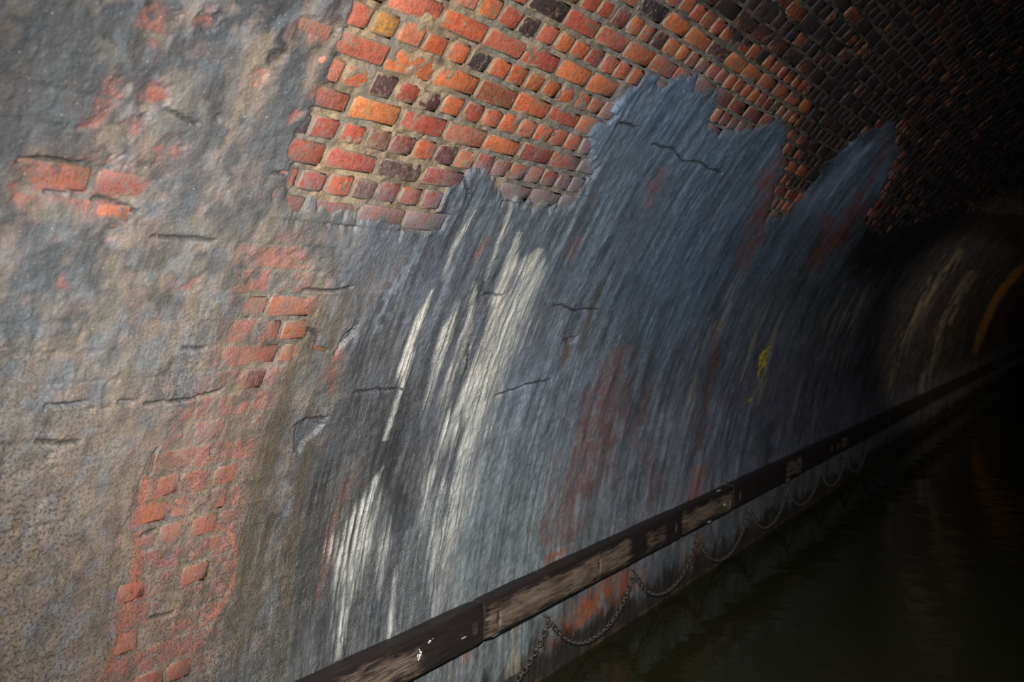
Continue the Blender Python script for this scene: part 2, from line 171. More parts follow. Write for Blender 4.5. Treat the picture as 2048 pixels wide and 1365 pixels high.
# noises reused everywhere
n_warp1 = fbm(S * 7, T * 5, 11) - 0.5
n_warp2 = fbm(S * 6, T * 6, 21) - 0.5
n_fine = fbm(S * 45, T * 45, 31)
n_mid = fbm(S * 14, T * 12, 41)
n_big = fbm(S * 4, T * 3, 51)
far = smooth(4, 12, S)
streak_f = fbm(S * (80 - 40 * far) + 0.7 * n_warp1, T * 4, 61)
streak_m = fbm(S * 26 + 0.8 * n_warp1, T * 2.2, 71)
streak_b = fbm(S * 9 + 0.5 * n_warp1, T * 1.0, 81)

Sw = S + 0.05 * n_warp1 * (1 + S / 6) + 0.02 * (n_fine - 0.5)
Tw = T + 0.05 * n_warp2 + 0.02 * (n_fine - 0.5)
# drips make the lower edges of bare patches ragged along the fall line
Td = T + 0.07 * (streak_m - 0.5) + 0.05 * (streak_f - 0.5)

# brick cells
row = np.floor(T / COURSE + 0.25).astype(np.int64)
v_cell = (T / COURSE + 0.25) - row
pitch = np.where(row % 2 == 0, 0.225, 0.1125)
shift = np.vectorize(row_shift)(np.arange(row.min(), row.max() + 1))[row - row.min()]
u_idx = np.floor((S - shift) / pitch)
u_cell = (S - shift) / pitch - u_idx
edge_u = np.minimum(u_cell, 1 - u_cell) * pitch
edge_v = np.minimum(v_cell, 1 - v_cell) * COURSE
body = smooth(0.003, 0.011, np.minimum(edge_u, edge_v) + 0.010 * (n_fine - 0.5))
cell_rand = vnoise(u_idx * 3.7 + 0.5, row * 5.3 + 0.5, 91)
exposed_wide = inside(EXPOSED, Sw, Tw, 0.16)
edge_m = inside(EXPOSED, Sw, 0.5 * Tw + 0.5 * Td, 0.13)
# the crust breaks away brick by brick
exposed = smooth(0.25, 0.75, edge_m + 0.42 * (cell_rand - 0.5) + 0.14 * (n_mid - 0.5) + 0.05 * (n_fine - 0.5))
exposed = np.maximum(exposed, smooth(3.9, 4.1, T + 0.3 * n_warp2))
exposed_wide = np.maximum(exposed_wide, smooth(3.9, 4.1, T))
filmed = np.maximum(inside(FILMED, Sw, Tw, 0.07), inside(FILMED_ROW, Sw, Tw, 0.03))
for (bs, bt, ws, wt) in BLOBS:
    d = np.hypot((Sw - bs) / ws, (Tw - bt) / wt)
    filmed = np.maximum(filmed, 0.75 * (1 - smooth(0.3, 1.25, d)))
soot = inside(SOOT, Sw, Tw, 0.16)
soot = np.maximum(soot, smooth(3.15, 3.7, T + 0.5 * n_warp2 - 0.12 * (4 - np.minimum(S, 4))))


def streak(line, wob=0.35, sharp=0.45):
    L = np.array(line)
    c = np.interp(T[0], L[:, 1], L[:, 0])
    w = np.interp(T[0], L[:, 1], L[:, 2], left=0, right=0) * 1.25
    a = np.interp(T[0], L[:, 1], L[:, 3], left=0, right=0)
    i0 = max(0, np.searchsorted(s_ax, L[:, 0].min() - 0.4) - 1)
    i1 = np.searchsorted(s_ax, L[:, 0].max() + 0.6)
    m = np.zeros(S.shape, np.float32)
    sub = slice(i0, i1)
    d = np.abs(S[sub] - c[None] + wob * w[None] * 2 * (streak_f[sub] - 0.5)
               + 0.5 * w[None] * n_warp2[sub]) / np.maximum(w[None], 1e-4)
    d = d + 0.5 * (n_mid[sub] - 0.5)
    m[sub] = a[None] * (1 - smooth(sharp, 1.1, d)) * (w[None] > 1e-4)
    return m


def lay(c, colour, m):
    for k in range(3):
        c[k] += (colour[k] - c[k]) * m


# ---- crust colour: smooth field from samples, then stains and streaks
num = [np.zeros_like(S) for _ in range(3)]
den = np.full(S.shape, 1e-9, np.float32)
Aw = A + 0.05 * n_warp1
Tq = T + 0.10 * n_warp2
for (ca, ct, r, g, b) in CONTROL:
    w = np.exp(-(((Aw - ca) / 0.085) ** 2 + ((Tq - ct) / 0.17) ** 2) * 0.5) + 1e-4 / (0.01 + (Aw - ca) ** 2 + 0.3 * (Tq - ct) ** 2)
    den += w
    for k, v in enumerate((r, g, b)):
        num[k] += w * v
col = [n / den for n in num]
slate = smooth(2.1, 2.7, S + 0.5 * n_warp1)          # the streaky, water-washed part
wash = 0.30 + 0.70 * slate
mod = 1 + wash * (0.55 * (streak_f - 0.5) + 0.50 * (streak_m - 0.5) + 0.40 * (streak_b - 0.5)) \
    + 0.35 * (n_mid - 0.5) + 0.35 * (n_fine - 0.5) + (1 - slate) * 0.4 * (n_big - 0.5)
mod = np.clip(mod, 0.35, 1.8)
for k in range(3):
    col[k] *= mod
# bluish and warm mottles
dry = 1 - 0.75 * slate
m_a, m_b = fbm(S * 24, T * 20, 331, 4), fbm(S * 27, T * 22, 341, 4)
m_c, m_d = fbm(S * 22, T * 17, 351, 4), fbm(S * 30, T * 14, 361, 4)
lay(col, (0.23, 0.15, 0.13), 0.30 * smooth(0.52, 0.75, m_a) * dry)
lay(col, (0.15, 0.17, 0.19), 0.38 * smooth(0.52, 0.72, m_b) * dry)
lay(col, (0.24, 0.19, 0.14), 0.32 * smooth(0.56, 0.75, m_c) * (1 - slate))
lay(col, (0.035, 0.037, 0.040), 0.45 * smooth(0.55, 0.78, m_d) * dry * (0.5 + 0.5 * smooth(1.5, 2.3, T)))
lay(col, (0.11, 0.125, 0.15), 0.35 * smooth(0.55, 0.8, fbm(S * 9, T * 5, 301)) * (0.4 + 0.6 * slate))
lay(col, (0.20, 0.16, 0.115), 0.3 * smooth(0.6, 0.85, fbm(S * 11, T * 9, 311)) * (1 - slate))
lay(col, (0.045, 0.05, 0.055), 0.5 * smooth(0.58, 0.8, fbm(S * 13, T * 7, 321)) * (1 - slate) * smooth(1.6, 2.2, T))
lay(col, (0.050, 0.053, 0.056), 0.72 * smooth(2.0, 2.35, T) * (1 - slate) * smooth(0.2, 0.55, n_big))
for L in BROWN:
    lay(col, (0.085, 0.066, 0.042), 0.8 * streak(L))
for L in DARK:
    lay(col, (0.042, 0.044, 0.047), 0.85 * streak(L, 0.5, 0.2))
for L in BLUE:
    lay(col, (0.20, 0.235, 0.28), 0.7 * streak(L, 0.6, 0.1) * smooth(0.3, 0.7, n_fine))
tint = filmed * body * smooth(0.42, 0.80, 0.40 * cell_rand + 0.45 * m_b + 0.40 * n_fine)
lay(col, (0.30, 0.085, 0.06), 0.62 * tint)
lay(col, (0.25, 0.20, 0.14), 0.5 * filmed * (1 - body) * n_mid)
redness = np.zeros_like(S)
for L in RED:
    redness = np.maximum(redness, streak(L, 0.7, 0.05))
redness = redness * smooth(0.15, 0.55, 0.55 * streak_f + 0.25 * streak_m + 0.3 * n_fine)
lay(col, (0.23, 0.066, 0.045), 1.0 * redness * (0.55 + 0.45 * body))
low = np.zeros_like(S)
for L in ORANGE_LOW:
    low = np.maximum(low, streak([(q[0], q[1], q[2] * 1.5, min(1, q[3] * 1.2)) for q in L], 0.7, 0.1))
low = low * smooth(0.1, 0.5, 0.6 * streak_f + 0.5 * n_fine)
lay(col, (0.44, 0.115, 0.038), 1.0 * low * (0.6 + 0.4 * body))
# dark wet band and rusty tide line just above the water
lay(col, (0.030, 0.024, 0.018), 0.85 * (1 - smooth(0.02, 0.14, T + 0.10 * (n_mid - 0.5) + 0.06 * (streak_m - 0.5))))
lay(col, (0.22, 0.11, 0.045), 0.4 * np.exp(-((T + 0.075 + 0.012 * (n_mid - 0.5)) / 0.010) ** 2) * smooth(0.3, 0.6, n_mid))
# graffiti-like smears of red-oxide paint, low on the left
ox = np.zeros_like(S)
for line in OXIDE:
    L = np.array(line)
    ox = np.maximum(ox, near_line([tuple(q[:2]) for q in line], S + 0.010 * n_warp1, T + 0.012 * n_warp2, line[0][2]))
ox = ox * smooth(0.15, 0.5, n_fine * 0.6 + n_mid * 0.5)
lay(col, (0.31, 0.10, 0.055), 0.7 * ox)
strand = fbm(S * 120 + 0.9 * n_warp1, T * 3.5, 161)
white_masks = [streak([(q[0], q[1], q[2] * 1.12, q[3]) for q in L], 0.7, 0.02) for L in WHITE]
dim_masks = [streak([(q[0], q[1], q[2] * 1.7, q[3]) for q in L], 0.9, 0.05) for L in DIM]
white = np.zeros_like(S)
for m in white_masks:
    white = np.maximum(white, m)
white = white * (0.45 + 0.55 * smooth(0.22, 0.6, 0.6 * strand + 0.4 * streak_f))
lay(col, (0.52, 0.52, 0.49), white)
lay(col, (0.52, 0.46, 0.34), white * 0.5 * smooth(0.5, 0.8, streak_m) * smooth(1.3, 1.7, T))
dim = np.zeros_like(S)
for m in dim_masks:
    dim = np.maximum(dim, m)
dim = 0.8 * dim * smooth(0.36, 0.62, 0.5 * fbm(S * 38, T * 3, 391) + 0.5 * streak_f)
lay(col, (0.46, 0.41, 0.31), dim)
for L in OCHRE:
    lay(col, (0.45, 0.22, 0.06), streak(L))
yellow = np.zeros_like(S)
for L in YELLOW:
    yellow = np.maximum(yellow, streak(L, 0.9, 0.3) * smooth(0.2, 0.5, n_fine))
lay(col, (0.62, 0.50, 0.03), smooth(0.3, 0.6, yellow))

# ---- thickness of the crust over the mortar
cover = 1 - exposed
cover = np.where(exposed > 0.5, cover, np.minimum(cover, 1 - 0.485 * filmed))
crust_on = smooth(0.15, 0.75, cover)
h_mortar = 0.0002 + 0.0085 * (fbm(S * 18, T * 22, 101) - 0.48) + 0.004 * (n_fine - 0.5)
h_crust = (0.0125 * cover + 0.006 * (n_big - 0.5) + 0.004 * (n_mid - 0.5)
           + slate * (0.0036 * (streak_f - 0.5) + 0.0045 * (streak_m - 0.5))
           + 0.0025 * (n_fine - 0.5) + 0.0022 * (body - 0.5) * (1 - 0.8 * slate) * smooth(0.3, 0.8, n_big))
ridge = 1 - np.abs(2 * fbm(S * 60 + 1.2 * n_warp1, T * 11 + 0.6 * n_warp2, 111) - 1)
h_crust += np.maximum(white, 0.5 * dim) * (0.004 + 0.0055 * ridge)
# the crust slumps a little over each course
h_crust += 0.0022 * (0.5 - v_cell) * (1 - 0.6 * slate) * smooth(0.2, 0.8, fbm(S * 3, T * 6, 151))
h_crust = np.where((filmed < 0.15) & (cover > 0.8), np.maximum(h_crust, 0.0105 + 0.002 * (streak_f - 0.5)), h_crust)
h = h_mortar * (1 - crust_on) + h_crust * crust_on
h_solid = h.copy()
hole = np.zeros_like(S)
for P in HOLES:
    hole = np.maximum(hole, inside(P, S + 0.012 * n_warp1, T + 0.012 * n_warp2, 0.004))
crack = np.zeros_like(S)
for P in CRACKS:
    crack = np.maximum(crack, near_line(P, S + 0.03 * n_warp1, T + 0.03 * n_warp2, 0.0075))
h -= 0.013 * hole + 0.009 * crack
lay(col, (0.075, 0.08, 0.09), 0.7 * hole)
lay(col, (0.02, 0.018, 0.016), 0.8 * crack)  # shade inside the cracks painted into the colour, the relief being too coarse

# ---- bare joints: sandy lime mortar, sooty near the crown
mort = [np.full(S.shape, v, np.float32) for v in (0.215, 0.155, 0.092)]
mm = 0.45 + 0.75 * fbm(S * 26, T * 26, 121, 4) + 0.5 * (n_fine - 0.5)
for k in range(3):
    mort[k] *= mm
lay(mort, (0.125, 0.11, 0.09), 0.75 * smooth(0.42, 0.7, fbm(S * 6, T * 6, 131)))
lay(mort, (0.11, 0.105, 0.105), 0.6 * smooth(2.2, 3.4, S))
for k in range(3):
    mort[k] += (0.8 * col[k] - mort[k]) * 0.75 * smooth(0.75, 0.2, exposed_wide)
lay(mort, (0.055, 0.043, 0.034), 0.8 * soot)
lay(mort, (0.014, 0.013, 0.015), soot * smooth(0.45, 0.62, fbm(S * 9, T * 14, 371, 4)))
lay(mort, (0.085, 0.045, 0.032), 0.6 * soot * smooth(0.55, 0.7, fbm(S * 3, T * 4, 381)))
crust_col = [c.copy() for c in col]
lay(crust_col, (0.135, 0.118, 0.125), 0.8 * exposed * exposed_wide)
for k in range(3):
    col[k] = mort[k] * (1 - crust_on) + col[k] * crust_on
lay(col, (0.022, 0.021, 0.024), 0.88 * soot * crust_on * smooth(0.2, 0.5, n_mid + 0.2 * (1 - dim)) * (1 - smooth(0.1, 0.4, dim)) * (1 - 0.7 * np.minimum(1, 1.3 * redness)))

speck = (1 - slate) * crust_on * smooth(1.05, 2.1, 3.1 - T + 0.8 * n_warp2) * (0.5 + 0.8 * n_big)
speck = np.maximum(speck, 0.6 * crust_on * smooth(0.5, 0.75, fbm(S * 5, T * 4, 141)) * (S < 3.4) * (T < 1.9))
speck = np.clip(speck * (1 - white), 0, 1)
wet = np.clip(crust_on * (0.25 + 0.75 * slate) * (1 - 0.6 * white), 0, 1)


def sample(F, s, t):
    i = np.clip(np.searchsorted(s_ax, s), 0, len(s_ax) - 1)
    j = np.clip(np.searchsorted(t_ax, t), 0, len(t_ax) - 1)
    return F[i, j]


# ------------------------------------------------------------------ node helpers
def new_mat(name):
    m = bpy.data.materials.new(name)
    m.use_nodes = True
    nt = m.node_tree
    nt.nodes.clear()
    out = nt.nodes.new('ShaderNodeOutputMaterial')
    bs = nt.nodes.new('ShaderNodeBsdfPrincipled')
    nt.links.new(bs.outputs[0], out.inputs[0])
    return m, nt, bs


def node(nt, kind, ins=None, **props):
    n = nt.nodes.new(kind)
    for k, v in props.items():
        setattr(n, k, v)
    for k, v in (ins or {}).items():
        if isinstance(v, bpy.types.NodeSocket):
            nt.links.new(v, n.inputs[k])
        else:
            n.inputs[k].default_value = v
    return n


def mapped(nt, vec, scale):
    return node(nt, 'ShaderNodeMapping', {'Vector': vec, 'Scale': scale}).outputs[0]


def noise(nt, vec, scale, detail=3, rough=0.55, dist=0.0):
    return node(nt, 'ShaderNodeTexNoise', {'Vector': vec, 'Scale': scale, 'Detail': detail, 'Roughness': rough, 'Distortion': dist}).outputs['Fac']


def ramp(nt, fac, a, b):
    return node(nt, 'ShaderNodeMapRange', {'Value': fac, 'From Min': a, 'From Max': b}, interpolation_type='SMOOTHSTEP').outputs[0]


def math_n(nt, op, a, b=0.0):
    return node(nt, 'ShaderNodeMath', {0: a, 1: b}, operation=op).outputs[0]


def mix(nt, fac, a, b, blend='MIX'):
    n = node(nt, 'ShaderNodeMix', None, data_type='RGBA', blend_type=blend)
    for idx, v in ((0, fac), (6, a), (7, b)):
        if isinstance(v, bpy.types.NodeSocket):
            nt.links.new(v, n.inputs[idx])
        else:
            n.inputs[idx].default_value = v
    return n.outputs[2]


def wall_material():
    m, nt, bs = new_mat('tunnel_lining')
    uv = node(nt, 'ShaderNodeUVMap', uv_map='wall_metres').outputs[0]
    at = node(nt, 'ShaderNodeAttribute', attribute_name='stain')
    wet_a = node(nt, 'ShaderNodeAttribute', attribute_name='wet').outputs['Fac']
    grain = noise(nt, uv, 260, 3, 0.6)
    streaks = noise(nt, mapped(nt, uv, (240, 26, 1)), 1.0, 4, 0.6, 0.4)
    c = mix(nt, 1.0, at.outputs['Color'], mix(nt, wet_a, grain, streaks), 'MULTIPLY')
    c = mix(nt, 1.0, c, (2.0, 2.0, 2.0, 1), 'MULTIPLY')
    # small dark pits on the dry crust
    pits = noise(nt, uv, 115, 2, 0.5, 0.3)
    pit_f = math_n(nt, 'MULTIPLY', ramp(nt, pits, 0.55, 0.62), at.outputs['Alpha'])
    c = mix(nt, math_n(nt, 'MULTIPLY', pit_f, 0.75), c, (0.040, 0.042, 0.044, 1))
    # sparse bright mineral grains
    c = mix(nt, math_n(nt, 'MULTIPLY', ramp(nt, noise(nt, uv, 190, 1, 0.4), 0.735, 0.77), 0.5), c, (0.6, 0.6, 0.56, 1))
    nt.links.new(c, bs.inputs['Base Color'])
    r = node(nt, 'ShaderNodeMapRange', {'Value': wet_a, 'From Min': 0, 'From Max': 1, 'To Min': 0.75, 'To Max': 0.42}).outputs[0]
    nt.links.new(r, bs.inputs['Roughness'])
    bs.inputs['Specular IOR Level'].default_value = 0.45
    hgt = math_n(nt, 'ADD', math_n(nt, 'MULTIPLY', streaks, wet_a), math_n(nt, 'MULTIPLY', grain, 0.7))
    hgt = math_n(nt, 'SUBTRACT', hgt, math_n(nt, 'MULTIPLY', pit_f, 0.8))
    hgt = math_n(nt, 'ADD', hgt, math_n(nt, 'MULTIPLY', noise(nt, uv, 90, 3, 0.55), 1.2))
    b = node(nt, 'ShaderNodeBump', {'Height': hgt, 'Strength': 0.8, 'Distance': 0.004})
    nt.links.new(b.outputs[0], bs.inputs['Normal'])
    return m


def brick_material():
    m, nt, bs = new_mat('worn_brick')
    uv = node(nt, 'ShaderNodeUVMap', uv_map='wall_metres').outputs[0]
    at = node(nt, 'ShaderNodeAttribute', attribute_name='stain')
    so = node(nt, 'ShaderNodeAttribute', attribute_name='soot').outputs['Fac']
    grain = noise(nt, uv, 170, 3, 0.6)
    blot = noise(nt, uv, 38, 4, 0.65)
    streaks = noise(nt, mapped(nt, uv, (110, 22, 1)), 1.0, 3, 0.6, 0.3)
    vary = ramp(nt, mix(nt, 0.5, grain, blot), 0.28, 0.72)
    c = mix(nt, 1.0, at.outputs['Color'], mix(nt, vary, (0.55, 0.55, 0.58, 1), (1.4, 1.4, 1.4, 1)), 'MULTIPLY')
    c = mix(nt, math_n(nt, 'MULTIPLY', ramp(nt, noise(nt, uv, 75, 2, 0.5), 0.60, 0.70), 0.7), c, (0.05, 0.035, 0.035, 1))
    # sandy mortar smeared over the edges
    inner = node(nt, 'ShaderNodeAttribute', attribute_name='inner').outputs['Fac']
    smear = math_n(nt, 'SUBTRACT', math_n(nt, 'ADD', noise(nt, uv, 60, 4, 0.7), math_n(nt, 'MULTIPLY', noise(nt, uv, 14, 2, 0.5), 0.6)), math_n(nt, 'MULTIPLY', inner, 0.25))
    sand = mix(nt, blot, (0.085, 0.065, 0.042, 1), (0.22, 0.165, 0.10, 1))
    c = mix(nt, math_n(nt, 'MULTIPLY', ramp(nt, smear, 0.61, 0.68), 0.9), c, sand)
    # grey mineral film
    fm = math_n(nt, 'ADD', at.outputs['Alpha'], math_n(nt, 'MULTIPLY', math_n(nt, 'SUBTRACT', math_n(nt, 'ADD', math_n(nt, 'MULTIPLY', streaks, 0.5), math_n(nt, 'MULTIPLY', blot, 0.5)), 0.5), 2.2))
    film_c = mix(nt, 1.0, node(nt, 'ShaderNodeAttribute', attribute_name='film').outputs['Color'], mix(nt, grain, (0.75, 0.75, 0.75, 1), (1.3, 1.3, 1.3, 1)), 'MULTIPLY')
    c = mix(nt, math_n(nt, 'MULTIPLY', ramp(nt, fm, 0.25, 0.85), 0.88), c, film_c)
    sm = math_n(nt, 'ADD', so, math_n(nt, 'MULTIPLY', math_n(nt, 'SUBTRACT', math_n(nt, 'ADD', math_n(nt, 'MULTIPLY', streaks, 0.6), math_n(nt, 'MULTIPLY', blot, 0.4)), 0.5), 1.6))
    c = mix(nt, math_n(nt, 'MULTIPLY', ramp(nt, sm, 0.38, 0.62), 0.95), c, (0.016, 0.015, 0.018, 1))
    nt.links.new(c, bs.inputs['Base Color'])
    bs.inputs['Roughness'].default_value = 0.62
    bs.inputs['Specular IOR Level'].default_value = 0.4
    hgt = math_n(nt, 'ADD', math_n(nt, 'MULTIPLY', grain, 0.6), math_n(nt, 'MULTIPLY', blot, 1.2))
    hgt = math_n(nt, 'ADD', hgt, math_n(nt, 'MULTIPLY', streaks, 0.5))
    b = node(nt, 'ShaderNodeBump', {'Height': hgt, 'Strength': 0.85, 'Distance': 0.004})
    nt.links.new(b.outputs[0], bs.inputs['Normal'])
    return m


MAT_WALL = wall_material()
MAT_BRICK = brick_material()


# ------------------------------------------------------------------ left wall: mortar bed, crust and calcite as one relief, split by what it is
X3, Y3, Z3 = on_wall(S.astype(np.float64), T.astype(np.float64), h.astype(np.float64))
VERTS = np.stack([X3, Y3, Z3], -1)
du = np.gradient(VERTS, axis=0)
dv = np.gradient(VERTS, axis=1)
NORM = np.cross(dv, du)
NORM /= np.linalg.norm(NORM, axis=-1, keepdims=True)
if NORM[len(s_ax) // 2, len(t_ax) // 4, 0] < 0:
    NORM = -NORM
ns, ntt = S.shape
ii, jj = np.meshgrid(np.arange(ns - 1), np.arange(ntt - 1), indexing='ij')
quads = np.stack([ii * ntt + jj, (ii + 1) * ntt + jj, (ii + 1) * ntt + jj + 1, ii * ntt + jj + 1], -1).reshape(-1, 4)
VERTS = VERTS.reshape(-1, 3).astype(np.float32)
NORM = NORM.reshape(-1, 3).astype(np.float32)
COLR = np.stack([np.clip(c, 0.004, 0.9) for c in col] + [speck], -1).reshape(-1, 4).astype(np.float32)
WET = wet.reshape(-1).astype(np.float32)
UVW = np.stack([S, T], -1).reshape(-1, 2).astype(np.float32)


def face_val(F):
    return 0.25 * (F[:-1, :-1] + F[1:, :-1] + F[1:, 1:] + F[:-1, 1:]).reshape(-1)


def add_obj(name, mesh, parent=None, **props):
    o = bpy.data.objects.new(name, mesh)
    COL.objects.link(o)
    if parent is not None:
        o.parent = parent
    for k, v in props.items():
        o[k] = v
    return o


def set_uv(me, uvs_per_loop):
    lay_uv = me.uv_layers.new(name='wall_metres')
    lay_uv.data.foreach_set('uv', np.ascontiguousarray(uvs_per_loop, np.float32).reshape(-1))


def relief_part(name, sel, parent=None, **props):
    q = quads[sel]
    used, inv = np.unique(q.reshape(-1), return_inverse=True)
    me = bpy.data.meshes.new(name)
    me.vertices.add(len(used))
    me.vertices.foreach_set('co', VERTS[used].reshape(-1))
    me.loops.add(len(inv))
    me.loops.foreach_set('vertex_index', inv.astype(np.int32))
    me.polygons.add(len(q))
    me.polygons.foreach_set('loop_start', np.arange(0, len(inv), 4, dtype=np.int32))
    me.polygons.foreach_set('use_smooth', np.ones(len(q), bool))
    me.update(calc_edges=True)
    a = me.attributes.new('stain', 'FLOAT_COLOR', 'POINT')
    a.data.foreach_set('color', COLR[used].reshape(-1))
    a = me.attributes.new('wet', 'FLOAT', 'POINT')
    a.data.foreach_set('value', WET[used])
    set_uv(me, UVW[used][inv])
    me.materials.append(MAT_WALL)
    me.normals_split_custom_set_from_vertices(NORM[used])
    return add_obj(name, me, parent, **props)


fc = face_val(crust_on)
kind = np.where(fc > 0.5, 1, 0)
for i, m in enumerate(white_masks):
    kind = np.where((face_val(m) > 0.28) & (kind == 1), 2 + i, kind)
kind = np.where(face_val(yellow) > 0.45, 40, kind)
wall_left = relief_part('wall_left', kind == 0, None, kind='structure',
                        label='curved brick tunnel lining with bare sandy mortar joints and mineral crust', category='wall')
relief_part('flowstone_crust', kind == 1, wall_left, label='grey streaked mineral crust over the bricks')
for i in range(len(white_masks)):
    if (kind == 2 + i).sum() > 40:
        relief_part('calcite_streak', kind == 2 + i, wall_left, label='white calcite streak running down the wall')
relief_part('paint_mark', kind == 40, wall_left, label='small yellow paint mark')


# ------------------------------------------------------------------ bricks
PALETTE = [((0.43, 0.098, 0.040), 5), ((0.46, 0.125, 0.045), 4), ((0.40, 0.105, 0.062), 4), ((0.33, 0.070, 0.042), 4),
           ((0.25, 0.052, 0.036), 2), ((0.42, 0.14, 0.085), 2), ((0.19, 0.055, 0.042), 1)]
pal = [c for c, w in PALETTE for _ in range(w)]
SPECIAL = {'ochre': (0.42, 0.19, 0.045), 'salmon': (0.45, 0.15, 0.075), 'dk1': (0.045, 0.030, 0.034), 'dk2': (0.075, 0.028, 0.026),
           'dk3': (0.095, 0.045, 0.045), 'dk4': (0.105, 0.045, 0.036), 'br1': (0.22, 0.10, 0.06), 'br2': (0.17, 0.07, 0.045),
           'dk5': (0.11, 0.04, 0.035), 'br3': (0.24, 0.075, 0.04), 'dk6': (0.03, 0.022, 0.026), 'dk7': (0.05, 0.03, 0.03),
           'dk8': (0.05, 0.03, 0.03), 'dk9': (0.08, 0.03, 0.028), 'or1': (0.48, 0.13, 0.045), 'or2': (0.46, 0.12, 0.045),
           'or3': (0.44, 0.10, 0.045), 'or4': (0.50, 0.16, 0.05)}
film_f = np.clip(0.60 * (1 - exposed) + exposed * (0.55 * (1 - exposed_wide) + 0.38 * smooth(2.75, 2.1, T) + 0.26 * smooth(2.5, 3.3, S) * (1 - soot)) + 0.06 + 0.25 * (n_big - 0.5), 0, 1)
rng = random.Random(7)
nrg = np.random.RandomState(5)
bricks = []
k_max = int((RAD * math.pi / 2) / COURSE)
for k in range(1, k_max):
    t0, t1 = (k - 0.25) * COURSE, (k + 0.75) * COURSE
    p = 0.225 if k % 2 == 0 else 0.1125
    s0 = -0.4 + row_shift(k) - (row_shift(k) % p)
    s_end = 13.0 if t0 < 4.9 else 7.0
    i0 = math.floor((-0.4 - row_shift(k)) / p)
    for i in range(i0, int(s_end / p)):
        a = row_shift(k) + i * p
        b = a + p
        jt = rng.uniform(0.010, 0.017)
        bricks.append([a + jt * rng.uniform(0.45, 0.75), b - jt * rng.uniform(0.45, 0.75),
                       t0 + jt * rng.uniform(0.4, 0.8), t1 - jt * rng.uniform(0.4, 0.8),
                       0.0050 + rng.gauss(0, 0.0014), k])
B = np.array(bricks)
# which bricks show: brick face proud of the relief at some of its sample points
prob = np.zeros(len(B))
for fu in (0.12, 0.37, 0.63, 0.88):
    for fv in (0.15, 0.5, 0.85):
        hh = sample(h_solid, B[:, 0] + fu * (B[:, 1] - B[:, 0]), B[:, 2] + fv * (B[:, 3] - B[:, 2]))
        prob += (B[:, 4] > hh + 0.0004) / 12.0
keep = prob > 0.2
B = B[keep]
prob = prob[keep]
MU, MV = 4, 3


def brick_arrays(bk, seed):
    a, b, t0, t1, hb, k = bk
    r = np.random.RandomState(seed)
    e_ = 0.007 / (b - a)
    u = np.array([0, e_, 0.5, 1 - e_, 1.0])
    v = np.array([0, 0.12, 0.88, 1.0])
    U, V = np.meshgrid(u, v, indexing='ij')
    s = a + U * (b - a)
    t = t0 + V * (t1 - t0)
    corner = np.zeros_like(U)
    border = np.zeros_like(U, bool)
    border[0, :] = border[-1, :] = border[:, 0] = border[:, -1] = True
    # rounded corners and worn arrises
    for ci in (0, -1):
        for cj in (0, -1):
            w = r.uniform(0.002, 0.013)
            s[ci, cj] += w if ci == 0 else -w
            t[ci, cj] += (w if cj == 0 else -w) * 0.7
    s += r.uniform(-0.003, 0.003, s.shape) * border
    t += r.uniform(-0.003, 0.003, t.shape) * border
    tilt_u, tilt_v = r.uniform(-0.002, 0.002), r.uniform(-0.0015, 0.0015)
    hh = hb + tilt_u * (U - 0.5) + tilt_v * (V - 0.5) + r.uniform(-0.0006, 0.0006, s.shape)
    hh[border] -= 0.0016
    n = U.size
    idx = np.arange(n).reshape(U.shape)
    loop = list(idx[:, 0]) + list(idx[-1, 1:]) + list(idx[-2::-1, -1]) + list(idx[0, -2:0:-1])
    ls = s.reshape(-1)[loop]
    lt = t.reshape(-1)[loop]
    sa = np.concatenate([s.reshape(-1), ls])
    ta = np.concatenate([t.reshape(-1), lt])
    ha = np.concatenate([hh.reshape(-1), np.full(len(loop), -0.02)])
    faces = []
    for i in range(U.shape[0] - 1):
        for j in range(U.shape[1] - 1):
            faces.append((idx[i, j], idx[i + 1, j], idx[i + 1, j + 1], idx[i, j + 1]))
    L = len(loop)
    for q in range(L):
        q2 = (q + 1) % L
        faces.append((loop[q2], loop[q], n + q, n + q2))
    inner = np.concatenate([(~border).reshape(-1) * 1.0, np.zeros(L)])
    return sa, ta, ha, np.array(faces, np.int64), inner


sp_s = {n: q for n, q in SPOTS.items()}
cols_b = []
for bi, bk in enumerate(B):
    cs, ct = 0.5 * (bk[0] + bk[1]), 0.5 * (bk[2] + bk[3])
    c = pal[rng.randrange(len(pal))]
    g = rng.uniform(0.58, 0.90)
    if bk[5] % 2 == 1 and rng.random() < 0.04:
        c = (0.085, 0.036, 0.036)
    c = [g * x for x in c]
    for n, (ss, tt) in SPOTS.items():
        if bk[0] - 0.005 <= ss <= bk[1] + 0.005 and bk[2] - 0.004 <= tt <= bk[3] + 0.004:
            c = [0.70 * x for x in SPECIAL[n]]
    cols_b.append(c)


